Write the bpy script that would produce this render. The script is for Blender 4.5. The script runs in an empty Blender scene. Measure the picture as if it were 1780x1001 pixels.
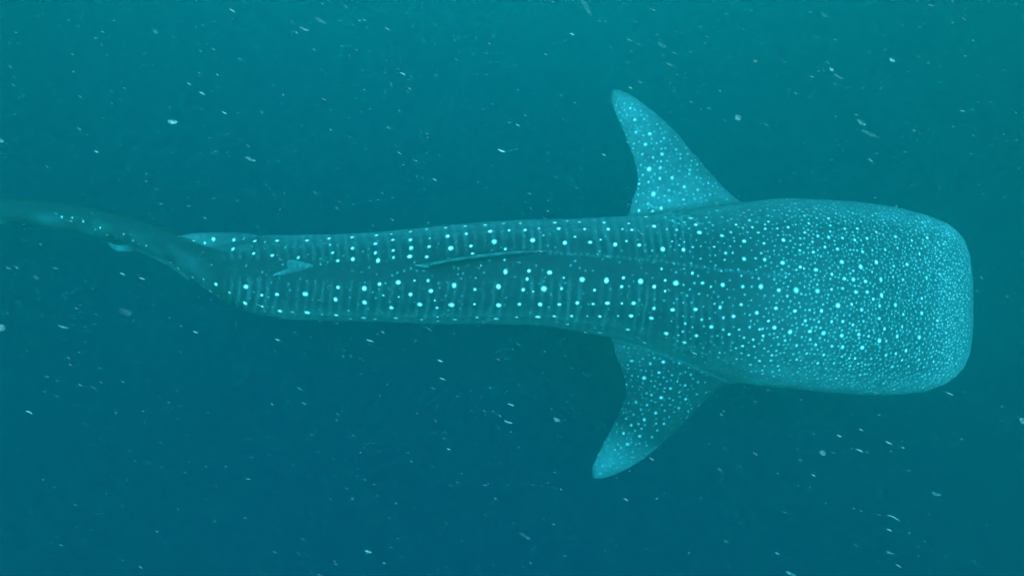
import bpy, math, random
import numpy as np
from mathutils import Vector, kdtree

random.seed(7)
rng = np.random.default_rng(7)
scene = bpy.context.scene
COL = scene.collection
R = math.radians

# ---------------------------------------------------------------- camera
PITCH = 52.0            # degrees the camera looks down
TILT = R(90 - PITCH)    # the shark banks by the same angle, its back to the camera
DIST = 4.7             # metres from lens to the shark's mid plane
PPM = 254.0             # photograph pixels per metre in that plane
HFOV = 2 * math.atan((890 / PPM) / DIST)
CAM_Z = 0.0

cam_d = bpy.data.cameras.new("camera")
cam = bpy.data.objects.new("camera", cam_d)
COL.objects.link(cam)
cam_d.sensor_fit = 'HORIZONTAL'
cam_d.angle = HFOV
cam_d.clip_start = 0.05
cam_d.clip_end = 400
cam.location = (0, 0, CAM_Z)
cam.rotation_euler = (TILT, 0, 0)
scene.camera = cam

# ---------------------------------------------------------------- sky, sun, exposure
SUN_EL, SUN_AZ = 53.0, 172.0     # the sun stands almost overhead; waves above spread its light
world = bpy.data.worlds.new("World")
scene.world = world
world.use_nodes = True
nt = world.node_tree
bg = nt.nodes["Background"]
sky = nt.nodes.new("ShaderNodeTexSky")
sky.sky_type = 'NISHITA'
sky.sun_disc = False
sky.sun_elevation = R(SUN_EL)
sky.sun_rotation = R(-SUN_AZ)
nt.links.new(sky.outputs[0], bg.inputs[0])
bg.inputs[1].default_value = 0.085

sun_d = bpy.data.lights.new("sun", 'SUN')
sun_d.energy = 4.6
sun_d.angle = R(40)
sun_d.color = (1.0, 0.97, 0.92)
sun = bpy.data.objects.new("sun", sun_d)
COL.objects.link(sun)
to_sun = Vector((math.sin(R(SUN_AZ)) * math.cos(R(SUN_EL)),
                 math.cos(R(SUN_AZ)) * math.cos(R(SUN_EL)), math.sin(R(SUN_EL))))
sun.rotation_euler = to_sun.to_track_quat('Z', 'Y').to_euler()
sun.location = to_sun * 20

scene.view_settings.view_transform = 'Standard'
scene.view_settings.look = 'None'
scene.view_settings.exposure = 2.06
scene.view_settings.gamma = 1
scene.view_settings.use_curve_mapping = False
scene.cycles.volume_bounces = 4
scene.cycles.max_bounces = 8
scene.cycles.pixel_filter_type = "BLACKMAN_HARRIS"
scene.cycles.filter_width = 1.6
scene.cycles.use_denoising = True
scene.cycles.use_adaptive_sampling = False

# ---------------------------------------------------------------- helpers
def local(px, py, z=0.0):
    """A photograph pixel at height z above the shark's mid plane -> shark coordinates."""
    k = (DIST - z) / DIST / PPM
    return ((px - 890) * k, (500.5 - py) * k, z)

CT, ST = math.cos(TILT), math.sin(TILT)
ORIGIN = Vector((0, math.cos(R(PITCH)) * DIST, CAM_Z - math.sin(R(PITCH)) * DIST))
def to_world(p):
    x, y, z = p
    return Vector((x, y * CT - z * ST, y * ST + z * CT)) + ORIGIN

def link_mesh(name, verts, faces, mat, parent=None, smooth=True):
    me = bpy.data.meshes.new(name)
    me.from_pydata([tuple(map(float, v)) for v in verts], [], faces)
    me.update()
    if smooth:
        me.polygons.foreach_set("use_smooth", [True] * len(me.polygons))
    if mat:
        me.materials.append(mat)
    o = bpy.data.objects.new(name, me)
    COL.objects.link(o)
    if parent:
        o.parent = parent
    return o

def tag(o, label=None, cat=None, group=None, kind=None):
    for k, v in (("label", label), ("category", cat), ("group", group), ("kind", kind)):
        if v:
            o[k] = v

def interp(x, table):
    xs = [a for a, b in table]
    ys = [b for a, b in table]
    if xs[0] > xs[-1]:
        xs, ys = xs[::-1], ys[::-1]
    return np.interp(x, xs, ys)

def smooth_curve(pts, n):
    """Catmull-Rom through pts, n samples evenly spread by arc length."""
    P = np.array(pts, float)
    Q = np.vstack([2 * P[0] - P[1], P, 2 * P[-1] - P[-2]])
    out = []
    for i in range(1, len(Q) - 2):
        for t in np.linspace(0, 1, 14, endpoint=False):
            a, b, c, d = Q[i - 1], Q[i], Q[i + 1], Q[i + 2]
            out.append(0.5 * (2 * b + (c - a) * t + (2 * a - 5 * b + 4 * c - d) * t * t + (3 * b - a - 3 * c + d) * t ** 3))
    out.append(P[-1])
    out = np.array(out)
    s = np.r_[0, np.cumsum(np.linalg.norm(np.diff(out, axis=0), axis=1))]
    u = np.linspace(0, s[-1], n)
    return np.stack([np.interp(u, s, out[:, k]) for k in range(out.shape[1])], 1)

# ---------------------------------------------------------------- materials
def new_mat(name):
    m = bpy.data.materials.new(name)
    m.use_nodes = True
    return m, m.node_tree, m.node_tree.nodes["Principled BSDF"]

def skin_material():
    m, nt, bsdf = new_mat("shark_skin")
    at = nt.nodes.new("ShaderNodeAttribute"); at.attribute_name = "pigment"
    tc = nt.nodes.new("ShaderNodeTexCoord")
    n1 = nt.nodes.new("ShaderNodeTexNoise"); n1.inputs["Scale"].default_value = 9; n1.inputs["Detail"].default_value = 6; n1.inputs["Roughness"].default_value = .65
    n2 = nt.nodes.new("ShaderNodeTexNoise"); n2.inputs["Scale"].default_value = 60; n2.inputs["Detail"].default_value = 4
    nt.links.new(tc.outputs["Object"], n1.inputs["Vector"]); nt.links.new(tc.outputs["Object"], n2.inputs["Vector"])
    add = nt.nodes.new("ShaderNodeMath"); add.operation = 'ADD'
    nt.links.new(n1.outputs["Fac"], add.inputs[0]); nt.links.new(n2.outputs["Fac"], add.inputs[1])
    mr = nt.nodes.new("ShaderNodeMapRange"); mr.inputs["From Min"].default_value = .6; mr.inputs["From Max"].default_value = 1.4
    mr.inputs["To Min"].default_value = .50; mr.inputs["To Max"].default_value = 1.50
    nt.links.new(add.outputs[0], mr.inputs["Value"])
    mul = nt.nodes.new("ShaderNodeMath"); mul.operation = 'MULTIPLY'
    nt.links.new(at.outputs["Fac"], mul.inputs[0]); nt.links.new(mr.outputs[0], mul.inputs[1])
    ramp = nt.nodes.new("ShaderNodeValToRGB")
    e = ramp.color_ramp.elements
    e[0].position = 0; e[0].color = (.002, .008, .017, 1)
    e[1].position = 1; e[1].color = (.95, .93, .79, 1)
    k = e.new(.30); k.color = (.06, .25, .285, 1)
    nt.links.new(mul.outputs[0], ramp.inputs["Fac"])
    nt.links.new(ramp.outputs["Color"], bsdf.inputs["Base Color"])
    bsdf.inputs["Roughness"].default_value = .75
    bsdf.inputs["Specular IOR Level"].default_value = .05
    bp = nt.nodes.new("ShaderNodeBump"); bp.inputs["Strength"].default_value = .25; bp.inputs["Distance"].default_value = .004
    nt.links.new(n2.outputs["Fac"], bp.inputs["Height"]); nt.links.new(bp.outputs[0], bsdf.inputs["Normal"])
    return m

SKIN = skin_material()

def fleck_material(name, col, alpha=1.0, ragged=False):
    m, nt, bsdf = new_mat(name)
    tc = nt.nodes.new("ShaderNodeTexCoord")
    n = nt.nodes.new("ShaderNodeTexNoise"); n.inputs["Scale"].default_value = 120
    nt.links.new(tc.outputs["Object"], n.inputs["Vector"])
    mx = nt.nodes.new("ShaderNodeMix"); mx.data_type = 'RGBA'
    mx.inputs[6].default_value = (*[c * .6 for c in col], 1); mx.inputs[7].default_value = (*col, 1)
    nt.links.new(n.outputs["Fac"], mx.inputs[0]); nt.links.new(mx.outputs[2], bsdf.inputs["Base Color"])
    bsdf.inputs["Roughness"].default_value = .6
    if ragged:                                     # torn, uneven film
        n3 = nt.nodes.new("ShaderNodeTexNoise"); n3.inputs["Scale"].default_value = 55; n3.inputs["Detail"].default_value = 5
        nt.links.new(tc.outputs["Object"], n3.inputs["Vector"])
        mr = nt.nodes.new("ShaderNodeMapRange"); mr.inputs["From Min"].default_value = .36; mr.inputs["From Max"].default_value = .68
        mr.inputs["To Max"].default_value = alpha * 1.7
        nt.links.new(n3.outputs["Fac"], mr.inputs["Value"]); nt.links.new(mr.outputs[0], bsdf.inputs["Alpha"])
    else:
        bsdf.inputs["Alpha"].default_value = alpha
    return m

# ---------------------------------------------------------------- dark basin backdrop and sea haze
m, nt, bsdf = new_mat("basin_backdrop")
n = nt.nodes.new("ShaderNodeTexNoise"); n.inputs["Scale"].default_value = 2.5; n.inputs["Detail"].default_value = 3
rp = nt.nodes.new("ShaderNodeValToRGB")
rp.color_ramp.elements[0].color = (.0006, .0014, .028, 1); rp.color_ramp.elements[1].color = (.0008, .0021, .041, 1)
tc = nt.nodes.new("ShaderNodeTexCoord")
nt.links.new(tc.outputs["Generated"], n.inputs["Vector"])
nt.links.new(n.outputs["Fac"], rp.inputs["Fac"]); nt.links.new(rp.outputs[0], bsdf.inputs["Base Color"])
bsdf.inputs["Roughness"].default_value = 1; bsdf.inputs["Specular IOR Level"].default_value = 0
DEEP_X, DEEP_Y, DEEP_Z, DEEP_C, TOP = 7.0, 32.0, 7.2, 22.0, 1.1  # basin narrowed and shaped so the sea darkens at the sides and bottom
vs, fs = [(0, DEEP_C, -DEEP_Z)], []
NR, NS = 18, 64
for i in range(1, NR + 1):
    a = i / NR * math.pi / 2
    for j in range(NS):
        b = 2 * math.pi * j / NS
        vs.append((DEEP_X * math.sin(a) * math.cos(b), DEEP_C + DEEP_Y * math.sin(a) * math.sin(b), TOP - .4 - (DEEP_Z + TOP - .4) * math.cos(a) ** .8))
for j in range(NS):
    fs.append((0, 1 + j, 1 + (j + 1) % NS))
for i in range(NR - 1):
    for j in range(NS):
        a, b = 1 + i * NS + j, 1 + i * NS + (j + 1) % NS
        fs.append((a, a + NS, b + NS, b))
water = link_mesh("water", vs, fs, m)  # added dark shell standing in for the depths
tag(water, kind="structure", label="added dark blue basin backing the sea behind and below the shark")

hz = bpy.data.materials.new("sea_haze")
hz.use_nodes = True
nt = hz.node_tree
nt.nodes.clear()
out = nt.nodes.new("ShaderNodeOutputMaterial")
pv = nt.nodes.new("ShaderNodeVolumePrincipled")
pv.inputs["Color"].default_value = (.008, .59, .488, 1)
pv.inputs["Density"].default_value = .15
pv.inputs["Density Attribute"].default_value = ""
pv.inputs["Absorption Color"].default_value = (0, .08, .30, 1)
pv.inputs["Anisotropy"].default_value = .68
ab = nt.nodes.new("ShaderNodeVolumeAbsorption")
ab.inputs["Color"].default_value = (0, 1, 1, 1)
ab.inputs["Density"].default_value = .115
ad = nt.nodes.new("ShaderNodeAddShader")
nt.links.new(pv.outputs[0], ad.inputs[0]); nt.links.new(ab.outputs[0], ad.inputs[1])
nt.links.new(ad.outputs[0], out.inputs["Volume"])
hz.cycles.homogeneous_volume = True
x0, x1, y0, y1, z0, z1 = -DEEP_X - 2, DEEP_X + 2, DEEP_C - DEEP_Y - 2, DEEP_C + DEEP_Y + 2, -DEEP_Z - 1, TOP
vs = [(x, y, z) for z in (z0, z1) for y in (y0, y1) for x in (x0, x1)]
fs = [(0, 2, 3, 1), (4, 5, 7, 6), (0, 1, 5, 4), (2, 6, 7, 3), (0, 4, 6, 2), (1, 3, 7, 5)]
haze = link_mesh("haze", vs, fs, hz, smooth=False)
tag(haze, kind="stuff", label="murky blue green sea water filling the whole view")

# ---------------------------------------------------------------- the whale shark's body
SHARK = bpy.data.objects.new("whale_shark", None)
COL.objects.link(SHARK)
SHARK.location = ORIGIN
SHARK.rotation_euler = (TILT, 0, 0)
tag(SHARK, "huge whale shark swimming right, dark back covered in white spots", "whale shark")

TOPC = [(1692, 492), (1690, 470), (1686, 440), (1676, 412), (1663, 397), (1645, 384), (1610, 371), (1560, 359.5), (1500, 351.5), (1430, 347), (1370, 345),
        (1320, 349), (1285, 355), (1240, 361), (1200, 367), (1150, 373), (1085, 379), (1000, 383.5), (900, 385.5), (850, 388), (780, 393.5), (700, 401),
        (650, 405.5), (600, 408), (520, 409), (460, 409)]
BOTC = [(1692, 565), (1690, 590), (1686, 618), (1676, 641), (1663, 655), (1645, 668), (1610, 680), (1560, 684), (1500, 683.5), (1430, 679), (1370, 672),
        (1320, 668), (1285, 664), (1240, 647), (1200, 631), (1150, 611), (1085, 590), (1000, 574), (940, 565), (850, 563), (760, 563), (700, 561),
        (640, 558.5), (560, 557), (500, 555), (460, 547)]
HH = [(1692, .10), (1690, .13), (1686, .165), (1676, .205), (1663, .24), (1645, .275), (1610, .325), (1560, .375), (1500, .42), (1400, .47), (1300, .50), (1200, .49), (1100, .46),
      (1000, .425), (850, .385), (700, .335), (600, .305), (500, .265), (460, .245)]
ROLL = [(1692, 6), (1500, 9), (1300, 13), (1150, 13), (950, 10), (700, 8), (460, 8)]
COLS = []
stations = []      # cx, cy, cz, half width, half height, roll, tangent angle
for px in list(range(460, 1600, 9)) + list(range(1600, 1660, 5)) + list(range(1660, 1693, 2)):
    t, b = interp(px, TOPC), interp(px, BOTC)
    cz = -.17 * max(0, (px - 1480) / 212) ** 2
    x, y, _ = local(px, (t + b) / 2, cz + .05 * max(0, (px - 1600) / 92))
    COLS.append(px)
    stations.append((x, y, cz, (b - t) / 2 / PPM, float(interp(px, HH)), R(float(interp(px, ROLL))), 0.0))
# tail stock bending away to the upper left
tail_pts = smooth_curve([(455, 478, .0, 68, .24), (425, 474, -.01, 61, .225), (395, 468, -.03, 50, .20), (360, 456, -.06, 39, .18), (325, 440, -.10, 31, .16),
                         (285, 421, -.12, 27.5, .145), (245, 406, -.15, 26.5, .14), (200, 394, -.18, 26, .14), (150, 383, -.20, 25.5, .145), (100, 375, -.22, 25, .15),
                         (50, 370, -.24, 24, .155), (0, 368, -.26, 23, .16), (-60, 369, -.28, 20, .17), (-140, 376, -.30, 10, .17)], 80)
tails = []
for i, (px, py, z, w, h) in enumerate(tail_pts):
    q0, q1 = tail_pts[max(i - 1, 0)], tail_pts[min(i + 1, len(tail_pts) - 1)]
    ang = math.atan2(-(q0[1] - q1[1]), q0[0] - q1[0])
    x, y, _ = local(px, py, z)
    tails.append((x, y, z, w / PPM, h, R(8), ang))
stations = tails[::-1] + stations
COLS = [0] * len(tails) + COLS
NU = 120
verts, faces = [], []
for (cx, cy, cz, w, h, ro, ang), col in zip(stations, COLS):
    nx, ny = -math.sin(ang), math.cos(ang)
    for j in range(NU):
        th = 2 * math.pi * j / NU
        c, s = math.cos(th), math.sin(th)
        e = 2 / 2.25
        yy = math.copysign(abs(c) ** e, c) * w
        zz = math.copysign(abs(s) ** e, s) * h
        # back ridge and two flank ridges on each side
        k = 1.0
        for t0, amp in ((90, .020), (52, .008), (128, .008), (24, .009), (156, .009)):
            k += amp * math.exp(-((math.degrees(th) - t0) / 4.6) ** 2) * (1 if cx < 1.6 else max(0, 1 - (cx - 1.6) / .6))
        yy, zz = yy * k, zz * k
        y2 = yy * math.cos(ro) + zz * math.sin(ro)
        z2 = -yy * math.sin(ro) + zz * math.cos(ro)
        # keep the measured outline whatever the roll
        y2 *= 1 / math.sqrt(math.cos(ro) ** 2 + (h / w * math.sin(ro)) ** 2)
        f = min(1, max(0, (col - 1250) / 300))          # the brow slopes back over the wide mouth
        vx = cx * (1 - f) + f * (col - 890) / PPM * (DIST - cz - z2) / DIST
        verts.append((vx + nx * y2, cy + ny * y2, cz + z2))
n_st = len(stations)
for i in range(n_st - 1):
    for j in range(NU):
        a, b = i * NU + j, i * NU + (j + 1) % NU
        faces.append((a, b, b + NU, a + NU))
faces.append(tuple(range(NU))[::-1])
faces.append(tuple((n_st - 1) * NU + j for j in range(NU)))

def fin(lead, trail, zr, zt, th_r, th_t, n=60, m=26, bow=0.0):
    """Blade between a leading and a trailing edge (root first): closed, lens-shaped sections."""
    L, T = smooth_curve(lead, n), smooth_curve(trail, n)
    base = len(verts)
    for i in range(n):
        t = i / (n - 1)
        z = zr + (zt - zr) * t ** 1.3
        th = (th_r + (th_t - th_r) * t ** .8) * (math.sqrt(max(0, 1 - ((t - .93) / .07) ** 2)) * .5 + .5 if t > .93 else 1)
        for side in (1, -1):
            for j in range(m):
                c = j / (m - 1)
                px = L[i, 0] + (T[i, 0] - L[i, 0]) * c
                py = L[i, 1] + (T[i, 1] - L[i, 1]) * c
                prof = max(.16, 1.55 * math.sqrt(min(1, c + .02)) * (1 - c) ** .75 + .05)
                zz = z + bow * math.sin(math.pi * c) + side * th / 2 * min(1, prof)
                verts.append(local(px, py, zz))
    for i in range(n - 1):
        a0, a1 = base + i * 2 * m, base + (i + 1) * 2 * m
        for j in range(m - 1):
            faces.append((a0 + j, a1 + j, a1 + j + 1, a0 + j + 1))
            faces.append((a0 + m + j, a0 + m + j + 1, a1 + m + j + 1, a1 + m + j))
        faces.append((a0, a0 + m, a1 + m, a1))
        faces.append((a0 + m - 1, a1 + m - 1, a1 + 2 * m - 1, a0 + 2 * m - 1))
    for i, f in ((0, 1), (n - 1, -1)):
        a = base + i * 2 * m
        for j in range(m - 1):
            q = (a + j, a + j + 1, a + m + j + 1, a + m + j)
            faces.append(q if f > 0 else q[::-1])

# pectoral fins
fin([(1335, 425), (1312, 375), (1291, 351), (1262, 329), (1235, 301), (1205, 266), (1180, 236), (1150, 206), (1120, 182), (1098, 166), (1080, 157), (1068, 155)],
    [(1060, 430), (1078, 394), (1087, 375), (1098, 350), (1106, 325), (1107.5, 305), (1101, 275), (1089, 243), (1076, 212), (1066, 190), (1060, 171), (1062, 158)],
    -.05, -.34, .20, .040, bow=.03)
fin([(1335, 590), (1318, 640), (1290, 665), (1266, 670), (1246, 679), (1228, 694), (1210, 712), (1188, 736), (1160, 763), (1130, 789), (1100, 809), (1075, 822), (1052, 830), (1037, 833)],
    [(1030, 540), (1052, 570), (1063, 592), (1069, 614), (1079, 641), (1086, 664), (1087, 685), (1078, 712), (1065, 739), (1050, 767), (1036, 794), (1028, 815), (1029, 829)],
    -.04, -.25, .20, .040, bow=.03)
# keels of the tail stock and small fins under it
fin([(470, 415), (430, 405), (390, 403.5), (350, 404.5), (325, 407), (306, 410)], [(450, 450), (420, 440), (385, 433), (352, 425), (328, 417), (308, 412)], .06, .08, .10, .03, n=30, m=12)
fin([(330, 470), (290, 440), (240, 421), (215, 425), (200, 424), (185, 418)], [(330, 490), (290, 462), (245, 441), (216, 438), (202, 437), (190, 428)], -.14, -.42, .06, .03, n=30, m=12)
# tail fin, mostly beyond the picture's left edge
def tail_fin(pts, th):
    base = len(verts)
    P = [local(px, py, z) for px, py, z in pts]
    for side in (1, -1):
        for p in P:
            verts.append((p[0], p[1] + side * th / 2, p[2]))
    k = len(P)
    faces.append(tuple(base + i for i in range(k)))
    faces.append(tuple(base + k + i for i in range(k))[::-1])
    for i in range(k):
        j = (i + 1) % k
        faces.append((base + j, base + i, base + k + i, base + k + j))
tail_fin([(-60, 369, -0.48), (-95, 372, -0.42), (-150, 376, -0.17), (-300, 400, 0.63), (-345, 410, 0.83), (-330, 408, 0.58), (-265, 392, -0.02), (-230, 386, -0.37),
          (-235, 386, -0.62), (-265, 392, -0.97), (-280, 396, -1.12), (-230, 388, -1.02), (-150, 376, -0.72), (-90, 370, -0.57)], .05)

tmp = link_mesh("body", verts, faces, None)
rm = tmp.modifiers.new("skin", 'REMESH'); rm.mode = 'VOXEL'; rm.voxel_size = .0055
sm = tmp.modifiers.new("soft", 'SMOOTH'); sm.factor = .5; sm.iterations = 14
dg = bpy.context.evaluated_depsgraph_get()
body_me = bpy.data.meshes.new_from_object(tmp.evaluated_get(dg))
body_me.name = "body"
bpy.data.objects.remove(tmp)
BODY = bpy.data.objects.new("body", body_me)
COL.objects.link(BODY)
BODY.parent = SHARK
body_me.materials.clear(); body_me.materials.append(SKIN)
body_me.polygons.foreach_set("use_smooth", [True] * len(body_me.polygons))
NV = len(body_me.vertices)
V = np.empty(NV * 3); body_me.vertices.foreach_get("co", V); V = V.reshape(-1, 3)
# melt the fin roots into the flanks
K = DIST / (DIST - V[:, 2]) * PPM
PX, PY = 890 + V[:, 0] * K, 500.5 - V[:, 1] * K
t_, b_ = interp(PX, TOPC), interp(PX, BOTC)
q_ = np.abs((PY - (t_ + b_) / 2) / np.maximum((b_ - t_) / 2, 20))
wt = np.clip(1 - np.abs(q_ - 1.0) / .26, 0, 1) * np.clip((PX - 1060) / 40, 0, 1) * np.clip((1350 - PX) / 60, 0, 1)
E = np.empty(len(body_me.edges) * 2, np.int32); body_me.edges.foreach_get("vertices", E); E = E.reshape(-1, 2)
sel = np.where(wt > 0)[0]
E = E[(wt[E[:, 0]] > 0) | (wt[E[:, 1]] > 0)]
ids, inv = np.unique(E, return_inverse=True); E = inv.reshape(E.shape)
P, w_ = V[ids], wt[ids][:, None] * .9
deg = np.bincount(E.ravel(), minlength=len(ids))[:, None]
for _ in range(140):
    S = np.stack([np.bincount(E[:, 0], P[E[:, 1], c], len(ids)) + np.bincount(E[:, 1], P[E[:, 0], c], len(ids)) for c in range(3)], 1)
    P = P + w_ * (S / deg - P)
V[ids] = P
body_me.vertices.foreach_set("co", V.ravel()); body_me.update()
N = np.empty(NV * 3); body_me.vertex_normals.foreach_get("vector", N); N = N.reshape(-1, 3)
K = DIST / (DIST - V[:, 2]) * PPM
PX = 890 + V[:, 0] * K
PY = 500.5 - V[:, 1] * K
print("body verts", NV)

# ---------------------------------------------------------------- skin pattern (pigment, per vertex)
def wob(x, y, f, seed):
    r = np.random.default_rng(seed)
    s = 0
    for _ in range(6):
        a, b, c = r.normal(0, 1, 3)
        s = s + np.sin(f * (a * x + b * y) + 6 * c)
    return s / 6 ** .5
def sstep(a, b, x):
    t = np.clip((x - a) / (b - a), 0, 1)
    return t * t * (3 - 2 * t)

top_y, bot_y = interp(PX, TOPC), interp(PX, BOTC)
mid, half = (top_y + bot_y) / 2, np.maximum((bot_y - top_y) / 2, 20)
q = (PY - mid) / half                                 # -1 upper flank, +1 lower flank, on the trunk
on_fin = np.where(PX < 1340, sstep(1.0, 1.12, np.abs(q)), 0) * (PX > 1000)
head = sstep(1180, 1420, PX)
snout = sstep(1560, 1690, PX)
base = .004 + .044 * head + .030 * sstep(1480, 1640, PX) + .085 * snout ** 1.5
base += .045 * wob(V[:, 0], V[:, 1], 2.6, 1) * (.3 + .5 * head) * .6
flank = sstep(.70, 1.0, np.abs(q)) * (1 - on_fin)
base += (sstep(.55, .98, np.abs(q)) * .060 * (1 - on_fin) * (1 - head) + .07 * head * flank + .05 * sstep(.88, 1.0, np.abs(q)) * (1 - on_fin) * (1 - head)) * sstep(380, 520, PX)  # pale countershaded flanks, lifted further in place of light wrapping round
base -= .028 * sstep(.30, .05, np.abs(q + .16)) * sstep(1480, 1250, PX) * sstep(700, 1000, PX) * 0
# faint cross lines between the spot columns
wx = PX + 7 * wob(V[:, 0], V[:, 1], 2.6, 3) + 3.5 * wob(V[:, 0], V[:, 1] * .6, 9, 4) + 9 * q ** 2
ph = np.abs((wx / 18.5) % 1 - .5) * 2
wx = wx + .9 * wob(V[:, 0] * .5, V[:, 1], 26, 6)
ph = np.abs((wx / 16.0) % 1 - .5) * 2
line = sstep(.70, .08, ph) * np.clip(.70 + .34 * wob(V[:, 0] * 2.0, V[:, 1] * .6, 8, 5), .15, 1)
line = np.clip(line, 0, 1) * sstep(.12, .34, np.abs(q + .15)) * sstep(345, 430, PX) * sstep(1360, 1150, PX) * (1 - on_fin)
base += .047 * line
# fins: paler towards tip and margins
fin_pig = .046 + .05 * wob(V[:, 0], V[:, 1], 3, 9)
for (tx, ty) in ((1062, 165), (1032, 825)):
    d = np.hypot(PX - tx, PY - ty)
    fin_pig = fin_pig + .07 * sstep(130, 10, d)
base = base * (1 - on_fin) + fin_pig * on_fin
# the tail: dark along its upper edge, pale mottled flank below
tl = PX < 440
tcx = tail_pts[:, 0][::-1]
tmid = np.interp(PX, tcx, tail_pts[:, 1][::-1]); thw = np.interp(PX, tcx, tail_pts[:, 3][::-1])
tq = (PY - tmid) / thw
tail_p = .006 + .040 * sstep(-.4, .3, tq) * np.clip(.7 + .6 * wob(V[:, 0], V[:, 1], 9, 21) + .4 * wob(V[:, 0], V[:, 1], 23, 22), 0, 2)
tw = sstep(390, 310, PX)
keel = (PX < 440) & (PX > 300) & (V[:, 2] > .02) & (PY < 438) & (PY < 0.27 * (PX - 305) + 414)
tw = np.where(keel, 0, tw)
base = base * (1 - tw) + tail_p * tw
base = np.where(keel, np.maximum(base, .045 + .05 * sstep(400, 340, PX) * sstep(300, 330, PX)), base)
lobe = sstep(238, 200, PX) * (PY > 416) * (PX > 178) * (V[:, 2] < -.2)
base = base * (1 - lobe) + .15 * lobe
# white belly
base = np.maximum(base, .75 * sstep(.05, -.55, N[:, 2]) * (V[:, 2] < .05))
base = np.clip(base, .012, .9)

# spots: (region corner x, y, zoom, triples) measured on the photograph
SPOTS = []
def spots(x, y, s, txt):
    v = [float(a) for a in txt.replace(";", ",").split(",") if a.strip()]
    for i in range(0, len(v), 3):
        p = (x + v[i] / s, y + v[i + 1] / s)
        if v[i + 2] > 0 and all((p[0] - a) ** 2 + (p[1] - b) ** 2 > 12 for a, b, r, m in SPOTS):
            SPOTS.append((*p, v[i + 2], 1.0 if v[i + 2] >= 3 else .42 + .19 * v[i + 2]))
spots(400, 395, 4.944, """31,110,3;24,188,3.5;215,117,3.5;201,226,3;402,115,3.5;360,240,3.2;660,113,3.3;583,259,3.2;853,96,3.3;861,152,2.2;879,218,2.4;922,288,2.6;
1049,87,3.8;1052,180,3.2;1057,271,3.6;1258,69,3.5;1247,143,3.3;1247,219,3.2;1272,284,3.5;1386,58,2;1397,108,2.6;1401,199,2.4;1406,262,2.4;1553,37,3;1550,108,3.2;1556,178,3.4;
1542,248,3.4;1690,17,2.4;1714,96,2;1712,165,2.6;1690,255,2.6;133,515,3.8;129,654,4;271,586,2.2;278,680,2.4;404,573,3.3;429,720,3.5;647,573,4;665,733,4.5;926,519,3.2;905,622,4;
910,758,3.6;789,750,1.8;1035,790,2.2;1154,523,4.4;1156,645,4.2;1147,779,4.2;1247,791,3.2;1280,487,3;1318,585,1.8;1387,691,4;1424,781,3.4;1442,472,3.8;1548,575,3.6;1582,455,1.8;
1628,665,3.8;1644,797,3.6;1702,456,2.6;1725,548,3.2;1762,630,1.6;1448,600,1.6;300,125,1.6;535,728,1.8;1020,715,1.6;113,100,1.5""")
spots(690, 420, 5.923, """593,450,4.4;802,495,2.8;1049,462,4.4;1113,306,3.6;1300,492,3.2;1337,387,2.8;1365,302,2.6;1515,485,4.6;1575,320,4;1696,482,2.6;563,653,4.6;797,647,2.6;
1046,656,4.4;1259,645,3.4;1473,645,4;1668,648,2.8;598,803,4;822,783,2.8;1029,797,4.2;1233,781,3;1448,776,3.8;1624,768,2.4;1755,853,2.6;810,375,1.6;866,247,1.6;1107,189,2;1720,370,1.8;
1400,510,1.6;418,775,1.6;418,823,2.6;413,680,2.4""")
spots(690, 370, 5.933, """503,152,3.4;519,240,3.6;556,362,4;706,132,2.6;718,216,2.8;763,342,2.6;778,423,2.4;908,121,3.6;962,190,3.8;1001,299,4.2;1098,107,3;1158,180,2.4;
1122,371,3;1274,108,2.6;1326,174,3.2;1403,281,3.6;1462,157,2;1511,230,2;1623,99,3.2;1665,160,3.4;1730,309,3.6;1755,83,2.4""")
spots(900, 350, 3.707, """398,133,2.8;557,136,3;432,177,2.6;586,179,3.2;371,229,2.2;532,248,1.8;467,263,3;626,279,3.4;700,255,2.2;781,282,3;671,179,2.2;716,143,2.6;737,183,2.2;
826,100,3.4;880,160,3.4;961,179,1.8;1027,182,3.2;1115,108,3.6;1150,149,3.6;1170,199,4;1316,223,3.4;1459,257,3.8;993,257,2;936,307,3.8;1070,311,3.4;1129,293,2.2;1268,293,2;1337,331,3;
1387,333,2.2;1459,370,4.4;1333,377,2.2;1273,350,1.6;1010,313,1.4;866,316,1.6;415,503,3.8;573,509,4.2;790,512,4.2;1020,528,4.4;1127,460,3;1193,527,3.2;1318,538,4.2;1450,547,3.2;
1505,548,2;671,551,2.8;684,490,2.4;880,549,3;951,507,1.8;928,436,2.2;949,577,2;1107,565,1.8;1245,548,2.2;495,570,2.2;385,656,3.4;576,654,3.2;749,656,3.6;488,662,2.4;672,656,2.2;
876,689,2.6;999,697,4;1148,695,3.6;1301,685,3.2;1440,667,2.8;1540,720,4;1389,742,3.4;349,739,3.2;447,739,2;530,742,3;648,740,1.8;728,738,3.6;862,753,3.6;1082,787,3;1065,838,2.4;
1185,762,2.6;1325,750,2.4;1250,811,3.4;1152,865,3.8;709,826,3.6;530,848,3.6;958,852,4.2;1074,910,3.6;818,912,3.2;992,772,2;1360,857,3;1425,825,2.6;1460,878,2.4;1515,888,2.4;
1195,943,2.2;1500,770,1.8""")
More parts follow.
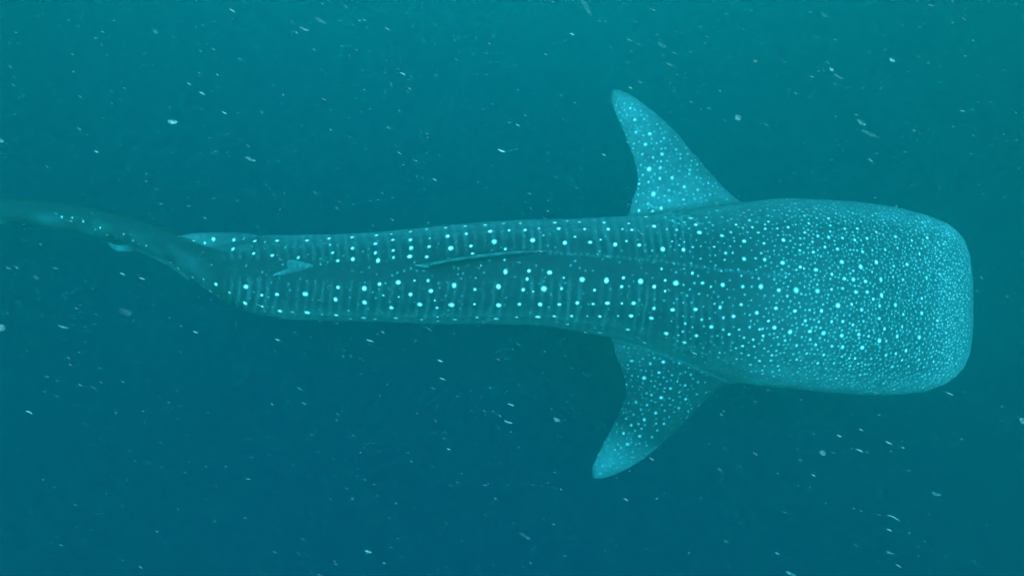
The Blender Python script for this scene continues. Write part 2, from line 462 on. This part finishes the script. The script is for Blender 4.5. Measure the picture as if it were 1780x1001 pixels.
spots(1280, 320, 2.634, """128,272,2.8;213,255,4;128,346,3.2;210,359,4.6;86,340,2.4;363,393,4.6;292,378,3;437,411,3.4;352,310,3.4;374,238,3.6;422,244,4;483,356,4.4;570,379,4.4;
493,432,3.4;537,436,3.8;592,446,3.6;463,295,3.2;405,290,2.8;484,247,3;498,204,2.8;554,204,2.8;598,249,3.4;543,255,3;640,356,3.8;662,436,4;580,311,3;683,299,3.6;730,240,3.8;804,257,2.8;
840,320,3;782,367,3.6;722,374,3;718,426,2.4;764,436,3;873,429,4;932,413,3.6;622,402,2.6;536,397,2.6;641,220,2.4;113,471,4.6;195,486,3.6;275,485,5;370,488,4.2;437,480,3;487,478,2.8;
548,495,4;598,493,4;665,510,4.2;235,512,2.6;728,555,4;806,508,2.6;848,523,2.8;466,553,4.4;573,573,4;528,551,2.6;181,569,3.4;270,579,3.4;388,581,3.6;93,592,3.6;334,575,2.4;430,570,2;
655,558,3;628,528,2.8;146,628,2.6;316,627,3;379,631,2.8;437,631,3.2;488,627,3.2;655,616,3.4;583,629,2.8;534,646,2.8;176,657,3.6;248,677,4;338,676,3.6;398,681,3.8;481,693,3.8;
560,688,3.4;606,698,2.8;679,661,3.2;711,661,2.4;759,653,3;764,597,3;848,591,3.6;920,623,3.6;962,679,3.4;737,695,3.8;838,702,4.2;654,717,4.2;688,719,2.8;277,738,3;365,735,2.8;
437,744,2.8;488,747,3.4;576,748,3.8;778,762,3.8;685,782,3.8;731,775,3;193,733,2.4;221,716,2.4;339,712,2.8;320,777,2.6;400,782,2.8;485,790,2.8;545,797,2.6;617,798,2.6;758,804,2.8;
836,803,3;904,812,3.4;714,836,3;274,803,2.4;160,808,2.4;119,713,2.4;120,663,2.2;372,820,2.6;447,820,2.6;521,832,2.6;315,838,2;282,860,2;456,888,2.2;370,890,2;567,872,2.4;600,868,2.2;
672,912,2.4;722,940,2.4;789,835,2.4;858,838,2.4;133,204,3;186,203,2.4;238,196,3;312,222,3;331,179,2.6;370,155,2.6;423,157,2.8;430,190,2.8;429,217,2.4;347,264,2.4;289,303,2.4;
291,250,2.2;272,186,2.2;312,145,2.2;222,170,2;101,221,2.6;500,169,2.4;572,172,2.2;143,95,1.8;108,121,2.2;144,144,2;244,123,2;240,105,1.8;232,70,2;367,113,2;456,136,2;532,133,2;
586,147,2;640,135,2.2;678,178,2.2;756,211,2.4;760,130,2;807,152,2;790,180,2.2;874,245,3;865,287,2.2;740,292,2.6;774,292,2;622,303,2.4;522,301,2""")
FIN0 = len(SPOTS)
spots(1000, 140, 3.85, """368,185,2.4;438,205,1.8;399,263,3.2;462,260,2;348,232,1.6;405,345,2.6;500,355,3.4;453,368,2;470,430,3.6;392,425,2;569,323,1.8;593,388,2.2;544,422,2;607,452,2.2;
675,463,2.6;643,427,1.8;579,492,3.8;448,494,2.6;519,516,2.6;523,460,1.6;705,524,2.6;494,594,4;568,585,3;637,569,2.2;574,541,1.8;614,538,1.8;766,597,3;696,606,2.2;648,653,3.8;
566,655,2.8;534,626,2.2;605,612,1.8;440,566,2;450,630,2.2;492,681,2.8;424,692,3;726,712,3.8;682,695,2.2;818,730,3.6;813,650,2.4;737,642,2;790,682,1.6;889,688,2.4;903,765,2.6;
625,738,3.2;523,757,4.4;555,717,2;598,774,2;697,752,2.6;750,762,2;798,790,3;722,795,3;632,802,3.4;877,802,2.2;450,755,2;575,853,3.6;517,875,3.4;427,870,3.6;350,872,2.6;631,873,3;
702,868,3.4;803,848,3;408,810,2;487,820,2;908,848,2.4;850,880,2.4;430,440,1.5;315,183,1.4;405,300,1.6;440,310,1.5""")
spots(1000, 560, 3.453, """340,230,2.8;449,248,3;528,238,3.2;557,202,2.6;626,244,3.6;722,255,2.8;475,215,2.2;407,220,2;502,300,3;415,335,4;582,318,2.8;694,313,2.4;342,320,2;736,360,2.8;
661,379,3.2;572,397,3.2;537,397,2;475,385,2;550,355,2;624,421,2.2;730,431,2.6;517,450,3.4;458,438,2.4;661,462,3;565,455,2.2;589,467,2;366,480,3.2;432,498,2.2;520,495,1.8;565,495,2;
623,513,2.8;483,542,3;393,523,2;350,551,1.8;537,532,2;564,569,2.6;414,583,3.2;305,578,2.4;336,617,2.4;484,606,2.2;533,610,2.6;494,648,2.2;397,638,2;290,666,2.8;385,684,3;459,687,2.4;
314,731,3;240,763,2;344,776,2;430,738,1.8;385,760,1.6;272,810,1.6;310,697,1.6;578,640,1.6;232,875,1.2;187,860,1.2;308,375,2;405,455,1.5""")
FIN1 = len(SPOTS)
spots(280, 380, 4.767, """267,195,2.4;364,199,2.2;431,168,3.2;136,420,3;261,485,2.8;453,547,3.2;408,606,3.2;272,592,2.2;345,565,1.8;563,612,2.2;350,500,1.5;478,640,1.6""")
spots(0, 320, 4.17, "1236,570,1.8;1134,525,1.6;963,409,1.8;896,365,1.8;775,368,1.6;728,316,1.8;604,273,2;526,243,1.8;447,238,2.2;1060,447,1.5;950,438,1.4;690,330,1.2")
spots(1180, 500, 5.268, """548,381,2.6;737,381,2.4;650,362,2.2;600,457,2.6;680,470,2.6;762,480,2.6;584,535,2.4;692,535,2.4;571,602,2.2;636,618,2.6;741,668,2.4;530,655,2.2;655,702,2.4;
782,715,2.2;657,767,2.2;763,757,2;768,788,2;805,832,2.2;760,845,1.8;726,868,2;547,838,1.8;224,551,2.2;212,598,1.8;216,634,2;240,684,2.4;372,595,2;497,694,1.8;573,652,1.6;
775,437,2.4;455,428,2.8;835,668,2.4;853,618,2.6;893,578,2.6;862,768,2.2;875,812,2.2;912,717,2.2""")
spots(1100, 340, 5.923, """756,223,2.4;712,184,2;680,170,2;824,304,2.4;788,275,2;916,221,2.4;866,155,2.4;805,120,2.6;975,260,2;1060,297,2.6;1014,374,2.6;1043,436,2.2;1045,470,1.8;
1197,146,2.2;1220,197,2.4;1201,257,2.6;1231,325,2.6;1286,377,2.6;1133,334,2.4;1150,297,1.8;1312,155,2.2;1393,97,2;1394,205,2.2;1399,264,2.6;1365,343,3.2;1364,294,2.2;1376,62,1.8;
1471,59,1.6;1453,153,2;408,255,2.4;337,222,2""")
SPOTS = [(a, b, r * (random.uniform(.60, .75) if a > 1160 else random.uniform(.70, .86)), (.55 * m if FIN0 <= i < FIN1 else m) * (random.uniform(.54, .78) if a > 1160 else random.uniform(.74, .98))) for i, (a, b, r, m) in enumerate(SPOTS)]

# the small spots between them: thrown at random, closer together towards the snout and flanks
SX = np.array([s[0] for s in SPOTS]); SY = np.array([s[1] for s in SPOTS]); SR = np.array([s[2] for s in SPOTS])
SX, SY, SR = list(SX), list(SY), list(SR)
def throw(px, py, r, gap, amp):
    ax, ay, ar = np.array(SX), np.array(SY), np.array(SR)
    if np.any((ax - px) ** 2 + (ay - py) ** 2 < (ar + r + gap) ** 2):
        return
    SX.append(px); SY.append(py); SR.append(r)
    SPOTS.append((px, py, r, amp))
for _ in range(14000):
    px, py = random.uniform(1170, 1693), random.uniform(345, 686)
    t, b = float(interp(px, TOPC)), float(interp(px, BOTC))
    if not t < py < b:
        continue
    qq = abs((py - (t + b) / 2) / ((b - t) / 2))
    f = min(1, max(0, (px - 1400) / 240))
    if px < 1340 and qq < .55 and random.random() < .75:
        continue
    gap = (4.4 - 2.7 * f) * (1 - .28 * qq) + (1.2 if px < 1330 else 0)
    if px < 1400:
        gap += 2.0 * min(1, (1400 - px) / 120)
    if px > 1630:
        gap = .8
    r = random.uniform(.95, 1.55) if px < 1590 else random.uniform(1.3, 1.9)
    throw(px, py, r, gap * random.uniform(.8, 1.3), random.uniform(.24, .52) if px < 1625 else random.uniform(.34, .64))
for _ in range(1500):                                   # faint specks on the fins
    if random.random() < .5:
        px, py = random.uniform(1062, 1290), random.uniform(165, 375)
    else:
        px, py = random.uniform(1035, 1290), random.uniform(600, 825)
    throw(px, py, random.uniform(.9, 1.7), 3.4, random.uniform(.16, .34))
for _ in range(420):                                    # faint specks on the trunk
    px = random.uniform(420, 1200)
    t, b = float(interp(px, TOPC)), float(interp(px, BOTC))
    throw(px, random.uniform(t + 3, b - 3), random.uniform(.9, 1.7), 5.0, random.uniform(.10, .24))

up = np.where(N[:, 2] > -.15)[0]
kd2 = kdtree.KDTree(len(up))
for i in up:
    kd2.insert((PX[i], PY[i], 0), int(i))
kd2.balance()
kd3 = kdtree.KDTree(NV)
for i in range(NV):
    kd3.insert(V[i], i)
kd3.balance()
white = np.zeros(NV)
for (px, py, r, amp) in SPOTS:
    hit = kd2.find_range((px, py, 0), 3.2)
    if not hit:
        continue
    c = max(hit, key=lambda h: V[h[1], 2] - .02 * h[2])[1]
    rm_ = r / PPM
    if px < 1150 and N[c, 2] < .75 and amp > .4:      # spots on steep flanks whitened to offset the shade there
        amp = min(1, amp * 1.3)
    sq = random.uniform(.85, 1.15) if px < 1625 else .72
    near = kd3.find_range(V[c], rm_ * 2.0)
    idx = np.array([h[1] for h in near])
    d = V[idx] - V[c]
    dd = np.sqrt((d[:, 0] * sq) ** 2 + (d[:, 1] / sq) ** 2 + d[:, 2] ** 2) / rm_
    white[idx] = np.maximum(white[idx], amp * sstep(1.7, .35, dd))
# gill covers and other pale creases over the pectoral fins
def crease(pts, r, amp):
    P = smooth_curve(pts, 40)
    for px, py in P:
        hit = kd2.find_range((px, py, 0), 3.0)
        if hit:
            c = max(hit, key=lambda h: V[h[1], 2])[1]
            for co, i, dist in kd3.find_range(V[c], r / PPM * 1.6):
                white[i] = max(white[i], amp * float(sstep(1.5, .5, dist / (r / PPM))))
k = 5.923
for pts in ([(245, 200), (330, 222), (435, 262)], [(410, 190), (490, 235), (545, 290)], [(500, 190), (590, 205), (690, 280)], [(130, 75), (180, 90), (205, 110)]):
    crease([(1100 + a / k, 340 + b / k) for a, b in pts], 1.1, .16)
for pts in ([(860, 270), (930, 310), (1040, 325), (1100, 310)], [(850, 450), (900, 425), (990, 415), (1070, 450), (1090, 520)], [(900, 370), (945, 378)]):
    crease([(1040 + a / 6.846, 560 + b / 6.846) for a, b in pts], 1.1, .10)
crease([(620, 407), (760, 404), (850, 400), (950, 397), (1110, 398)], 1.3, .11)
crease([(560, 545), (700, 549), (850, 551), (960, 553), (1060, 575)], 1.3, .08)
crease([(955, 437), (1030, 441), (1150, 452), (1250, 466), (1370, 478)], 3.0, .05)
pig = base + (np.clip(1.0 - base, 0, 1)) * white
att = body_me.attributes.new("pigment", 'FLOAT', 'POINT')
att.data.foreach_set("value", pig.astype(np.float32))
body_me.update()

# ---------------------------------------------------------------- dorsal fins
def dorsal(name, base_pts, edge_pts, th, shade, tipshade):
    """A thin blade: base_pts lie on the back front to rear, edge_pts run over the fin's free outline front to rear."""
    n, mm = 44, 16
    B = smooth_curve([local(*p) for p in base_pts], n)
    E = smooth_curve([local(*p) for p in edge_pts], n)
    vs, fs, pg = [], [], []
    for side in (1, -1):
        for i in range(n):
            f = max(math.sin(math.pi * min(1, max(0, i / (n - 1)))) ** .5, .8 if .75 * n < i < n - 3 else 0)
            for j in range(mm):
                t = j / (mm - 1)
                p = B[i] + (E[i] - B[i]) * t
                h = th * (1 - .72 * t) * f / 2 + .0015
                vs.append((p[0], p[1] + side * h, p[2]))
                pg.append(shade + (tipshade - shade) * t ** 2 + .12 * max(0, (i / n - .75) / .25) + .02 * math.sin(i * 1.3 + j))
    o = n * mm
    for i in range(n - 1):
        for j in range(mm - 1):
            a = i * mm + j
            fs.append((a, a + 1, a + mm + 1, a + mm))
            fs.append((o + a, o + a + mm, o + a + mm + 1, o + a + 1))
        a = i * mm + mm - 1
        fs.append((a, o + a, o + a + mm, a + mm))
        a = i * mm
        fs.append((a, a + mm, o + a + mm, o + a))
    for i in (0, n - 1):
        for j in range(mm - 1):
            a = i * mm + j
            fs.append((a, o + a, o + a + 1, a + 1) if i == 0 else (a, a + 1, o + a + 1, o + a))
    ob = link_mesh(name, vs, fs, SKIN, SHARK)
    at = ob.data.attributes.new("pigment", 'FLOAT', 'POINT')
    at.data.foreach_set("value", np.array(pg, np.float32))
    return ob
dorsal("dorsal_fin",
       [(962, 437, .38), (920, 439, .36), (880, 442, .35), (840, 446, .33), (800, 450, .30), (775, 453, .30)],
       [(965, 436, .39), (900, 438, .46), (840, 444, .54), (790, 451, .60), (752, 458, .64), (744, 461, .63), (748, 462, .54), (745, 463, .44), (733, 463, .39), (719, 460, .375)],
       .050, .025, .065)
dorsal("second_dorsal_fin",
       [(565, 471, .25), (540, 476, .25), (520, 480, .24), (500, 480, .24)],
       [(560, 467, .26), (535, 458, .30), (516, 454, .33), (503, 452, .345), (498, 459, .33), (501, 466, .31), (490, 472, .29), (473, 478, .275)],
       .026, .06, .11)

# ---------------------------------------------------------------- drifting matter
STREAK = fleck_material("pale_streak", (.58, .66, .64), .45)
SPECK = fleck_material("fine_speck", (.42, .48, .48), .28)
FLAKE = fleck_material("pale_flake", (.42, .48, .46), .32, True)
SOFT = fleck_material("filmy_flake", (.40, .45, .45), .17, True)
GAUZE = fleck_material("gauzy_flake", (.40, .46, .46), .055, True)
def rod(length, width, seed, sides=6, rings=7, bend=.08):
    """A slender irregular fleck along +X."""
    r = random.Random(seed)
    vs, fs = [], []
    b1, b2 = r.uniform(-bend, bend), r.uniform(-bend, bend)
    for i in range(rings + 1):
        t = i / rings
        w = width / 2 * (math.sin(math.pi * min(.97, max(.03, t))) ** .6) * r.uniform(.75, 1.2)
        for j in range(sides):
            a = 2 * math.pi * j / sides
            vs.append(((t - .5) * length, math.cos(a) * w + b1 * length * math.sin(math.pi * t), math.sin(a) * w * .6 + b2 * length * math.sin(math.pi * t)))
    for i in range(rings):
        for j in range(sides):
            a, b = i * sides + j, i * sides + (j + 1) % sides
            fs.append((a, b, b + sides, a + sides))
    fs.append(tuple(range(sides))[::-1]); fs.append(tuple(rings * sides + j for j in range(sides)))
    return vs, fs
def flake(length, width, seed):
    """A ragged rounded flake with a few lobes."""
    r = random.Random(seed)
    vs, fs = [], []
    nu, nv = 12, 7
    ph = [r.uniform(0, 6.3) for _ in range(4)]
    for i in range(nv + 1):
        th = math.pi * i / nv
        for j in range(nu):
            a = 2 * math.pi * j / nu
            k = 1 + .22 * math.sin(2 * a + ph[0]) + .16 * math.sin(3 * a + ph[1] + th) + .12 * math.sin(5 * th + ph[2])
            vs.append((length / 2 * math.cos(th), width / 2 * k * math.sin(th) * math.cos(a), width / 3.2 * k * math.sin(th) * math.sin(a)))
    for i in range(nv):
        for j in range(nu):
            a, b = i * nu + j, i * nu + (j + 1) % nu
            fs.append((a, b, b + nu, a + nu))
    return vs, fs
def drift(name, px, py, depth, L, W, ang, mat, label, cat, group, kind="rod", seed=0):
    """One fleck at a distance from the lens; L and W in photograph pixels at that distance."""
    s = depth / (DIST * PPM)
    vs, fs = rod(L * s, W * s * .62, seed) if kind == "rod" else flake(L * s * .92, W * s * .8, seed)
    o = link_mesh(name, vs, fs, mat)
    o.location = to_world(local(px, py, DIST - depth))
    o.rotation_euler = (TILT, 0, 0)
    o.rotation_euler = (TILT + random.uniform(-.2, .2), random.uniform(-.25, .25), 0)
    o.rotation_mode = 'XYZ'
    # turn about the line of sight first, then tip with the camera's slope
    from mathutils import Matrix
    o.rotation_euler = (Matrix.Rotation(TILT, 3, 'X') @ Matrix.Rotation(R(-ang), 3, 'Z') @ Matrix.Rotation(random.uniform(-.4, .4), 3, 'Y')).to_euler()
    tag(o, label, cat, group)
    return o
GF, GK = "pale fibres drifting in the water", "pale flakes drifting in the water"
streaks = [  # specks drawn out long, standing in for their motion streaks
 (700, 129, 3.2, 11, 2.2, 29, "bright straight fibre in open water above the middle of the shark"),
 (872, 262, 3.4, 14, 4.4, 22, "thick white fibre between the shark's back and its upper pectoral fin"),
 (351, 163, 3.0, 11, 2.4, 30, "bright fibre in the upper left water, right of a fainter one"),
 (329, 146, 3.3, 10, 1.8, 30, "faint thin fibre just left of a brighter one, upper left water"),
 (390, 196, 3.1, 10, 2.0, 30, "thin fibre lower right of the bright one in upper left water"),
 (404, 19, 3.0, 11, 1.9, 30, "thin fibre near the top edge, left of centre"),
 (167, 264, 3.1, 8, 2.6, 25, "short fibre above the shark's tail, far left"),
 (340, 577, 2.9, 9, 2.6, 22, "short white fibre below the shark's tail bend"),
 (482, 590, 2.9, 10, 2.2, 22, "white fibre just under the shark's belly line below the small rear fin"),
 (643, 592, 2.9, 13, 2.3, 20, "long white fibre under the rear half of the trunk"),
 (765, 627, 3.0, 10, 2.6, 22, "upper of two fibres beneath the dorsal fin, in dark water"),
 (769, 658, 3.0, 12, 2.3, 18, "lower of two fibres beneath the dorsal fin, in dark water"),
 (888, 703, 3.2, 12, 3.0, 22, "pale fibre in dark water left of the lower pectoral fin's root"),
 (884, 733, 3.5, 16, 3.2, 20, "longer dim fibre below a pale one, left of the lower pectoral fin"),
 (780, 780, 3.1, 7, 2.2, 25, "tiny white fibre alone in the lower middle water"),
 (50, 717, 3.2, 15, 3.2, 22, "pale forked fibre near the lower left edge"),
 (1545, 769, 2.8, 13, 2.4, 24, "brightest fibre in the water below the shark's head"),
 (1570, 778, 3.0, 9, 2.0, 24, "thin fibre right of the brightest one below the head"),
 (1459, 757, 3.0, 11, 2.4, 24, "white fibre below the lower edge of the head, left of the brightest"),
 (1497, 747, 3.0, 8, 2.0, 26, "short fibre closest under the head's lower edge"),
 (1494, 783, 3.4, 13, 2.8, 26, "dim fibre under the white ones below the head"),
 (1414, 825, 3.1, 11, 2.2, 26, "fibre below the small round flake, lower right water"),
 (1553, 900, 3.2, 24, 2.2, 25, "very long thin fibre in the lower right water"),
 (1546, 921, 3.0, 11, 2.2, 24, "short fibre just below the very long thin one"),
 (1562, 983, 2.9, 10, 2.4, 30, "bright fibre at the bottom edge, right of centre"),
 (1351, 961, 3.1, 8, 2.2, 26, "small fibre at the bottom edge below the lower pectoral fin's right"),
 (995, 60, 3.2, 8, 2.4, 30, "fibre in the pale water at the top, above the fin tip's left"),
 (900, 218, 3.3, 8, 2.0, 28, "small fibre right above the thick white one"),
 (756, 312, 3.3, 8, 2.0, 28, "small fibre above the shark's back, left of the thick white one"),
 (1651, 684, 3.0, 12, 2.2, 24, "fibre touching the lower front corner of the head"),
 (553, 433, 4.6, 11, 2.2, 22, "white fibre crossing the back above the small rear fin"),
 (593, 486, 4.6, 12, 2.6, 26, "white fibre over the rear back, right of the small rear fin"),
 (686, 457, 4.6, 9, 2.0, 26, "thin fibre over the back, just left of the dorsal fin tip"),
 (804, 417, 4.6, 10, 2.0, 28, "thin fibre over the back above the dorsal fin"),
 (1207, 614, 4.4, 11, 2.4, 24, "bright fibre lying over the root of the lower pectoral fin"),
 (1404, 597, 4.4, 11, 1.8, 26, "thin fibre over the lower side of the head"),
 (1133, 797, 3.4, 9, 2.0, 25, "fibre beside the leading edge of the lower pectoral fin"),
 (1088, 868, 3.2, 9, 2.0, 26, "fibre in dark water below the lower pectoral fin's tip"),
 (1096, 153, 3.4, 8, 2.4, 32, "fibre right of the upper pectoral fin's tip"),
 (1050, 269, 3.4, 8, 2.0, 28, "fibre left of the upper pectoral fin's trailing edge"),
 (213, 476, 3.3, 9, 2.6, 22, "white fibre under the tail, left of another fibre"),
 (247, 484, 3.8, 12, 3.0, 20, "dim fibre under the tail, right of a whiter fibre"),
]
for i, (px, py, d, L, W, a, lab) in enumerate(streaks):
    drift("streaked_speck", px, py, d, L, W, a, STREAK, lab, "streak", GF, "rod", i)
flakes = [
 (300, 212, 3.6, 17, 8, 0, FLAKE, "pale oval flake alone in the upper left water"),
 (1, 245, 3.4, 18, 9, 20, SOFT, "pale flake cut by the left edge above the tail"),
 (2, 569, 3.2, 15, 14, 30, SOFT, "round pale flake cut by the left edge below the tail"),
 (110, 568, 3.4, 19, 5, 16, SOFT, "long pale flake in dark water below the tail, left"),
 (435, 277, 4.0, 22, 6, 18, SOFT, "long filmy flake above the shark's back, left"),
 (640, 958, 3.2, 14, 6, 14, FLAKE, "bright flake at the bottom edge, left of centre"),
 (668, 978, 3.4, 8, 5, 10, SOFT, "small flake at the bottom edge beside a bright one"),
 (968, 729, 3.6, 14, 7, 18, SOFT, "filmy flake left of the lower pectoral fin"),
 (1430, 787, 3.6, 12, 10, 10, SOFT, "small round flake in dark water under the head"),
 (1627, 858, 4.2, 22, 6, 16, SOFT, "long filmy flake in the lower right water"),
 (1547, 960, 3.8, 17, 6, 18, SOFT, "filmy flake near the bottom edge, right of centre"),
 (1374, 996, 3.8, 22, 7, 22, SOFT, "large filmy flake cut by the bottom edge"),
 (1778, 731, 3.2, 20, 12, 22, SOFT, "pale flake cut by the right edge"),
 (912, 931, 3.8, 26, 8, 22, GAUZE, "dim gauzy flake in the lower middle water"),
 (1551, 105, 3.6, 13, 6, 20, FLAKE, "small bluish flake in the upper right water"),
 (1446, 121, 3.5, 10, 6, 30, FLAKE, "bright flake at the head of a curved pair, upper right"),
 (1457, 133, 3.7, 18, 4, 36, SOFT, "curved dim flake trailing the bright one, upper right"),
 (1283, 205, 3.6, 13, 10, 30, SOFT, "ragged flake in the water right of the upper pectoral fin"),
 (1514, 279, 3.6, 15, 5, 24, SOFT, "flake in the water above the head"),
 (1497, 213, 3.8, 24, 7, 26, SOFT, "upper and brighter of two long flakes above the head"),
 (1512, 233, 4.0, 40, 9, 20, GAUZE, "lower and dimmer of two long flakes above the head"),
 (1020, 14, 4.4, 34, 9, 52, GAUZE, "large gauzy flake at the top edge above the upper fin"),
 (529, 51, 3.6, 18, 5, 16, SOFT, "bluish flake near the top edge, left of a paler one"),
 (557, 36, 3.7, 24, 7, 30, GAUZE, "paler gauzy flake near the top edge, right of a bluish one"),
 (270, 55, 3.8, 14, 9, 20, GAUZE, "gauzy round flake near the top left"),
 (1150, 78, 4.0, 20, 10, 25, GAUZE, "gauzy flake in the water above the upper fin's leading edge"),
 (218, 542, 4.2, 26, 14, 20, GAUZE, "broad gauzy flake under the tail"),
 (63, 482, 4.0, 14, 8, 20, GAUZE, "gauzy flake left of the fibres under the tail"),
 (940, 437, 5.0, 25, 5.5, 27, SOFT, "slender pale flake lying over the front end of the dorsal fin"),
 (1226, 441, 4.8, 16, 6.5, 38, SOFT, "striped bright flake over the back behind the head"),
]
for i, (px, py, d, L, W, a, mt, lab) in enumerate(flakes):
    drift("drifting_flake", px, py, d, L, W, a, mt, lab, "flake", GK, "flake", 100 + i)

# fine particles, past counting
def snow(name, count, dmin, dmax, lmin, lmax, wmin, wmax, mat, label, seed):
    r = random.Random(seed)
    vs, fs = [], []
    for _ in range(count):
        d = (r.uniform(dmin ** 3, dmax ** 3)) ** (1 / 3)
        hw = d * math.tan(HFOV / 2) * 1.25
        x, y = r.uniform(-hw, hw), r.uniform(-hw * .75, hw * .75)
        L = r.uniform(lmin, lmax) * (r.random() ** 1.2 * .9 + .35); W = r.uniform(wmin, wmax)
        a = R(-26 + r.gauss(0, 8)); tip = r.gauss(0, .25)
        ux, uy, uz = math.cos(a) * math.cos(tip), math.sin(a) * math.cos(tip), math.sin(tip)
        c = (x, y, DIST - d)
        b = len(vs)
        vx, vy = -math.sin(a), math.cos(a)
        tip_pts = [(c[0] - ux * L / 2, c[1] - uy * L / 2, c[2] - uz * L / 2), (c[0] + ux * L / 2, c[1] + uy * L / 2, c[2] + uz * L / 2)]
        k = r.uniform(-.2, .2) * L
        ring = [(c[0] + ux * k + vx * W / 2, c[1] + uy * k + vy * W / 2, c[2] + uz * k), (c[0] + ux * k, c[1] + uy * k, c[2] + uz * k + W / 2),
                (c[0] + ux * k - vx * W / 2, c[1] + uy * k - vy * W / 2, c[2] + uz * k), (c[0] + ux * k, c[1] + uy * k, c[2] + uz * k - W / 2)]
        vs += [to_world(p) for p in tip_pts + ring]
        for j in range(4):
            p, q_ = b + 2 + j, b + 2 + (j + 1) % 4
            fs.append((b, q_, p)); fs.append((b + 1, p, q_))
    o = link_mesh(name, vs, fs, mat, smooth=False)
    tag(o, label, kind="stuff")
snow("marine_snow", 5600, 1.8, 4.6, .005, .020, .0009, .0023, SPECK, "countless fine pale particles drifting through the water near the lens", 3)
snow("marine_snow", 7000, 3.6, 9.0, .014, .040, .0025, .007, SPECK, "countless dim particles drifting in the water around the shark", 4)
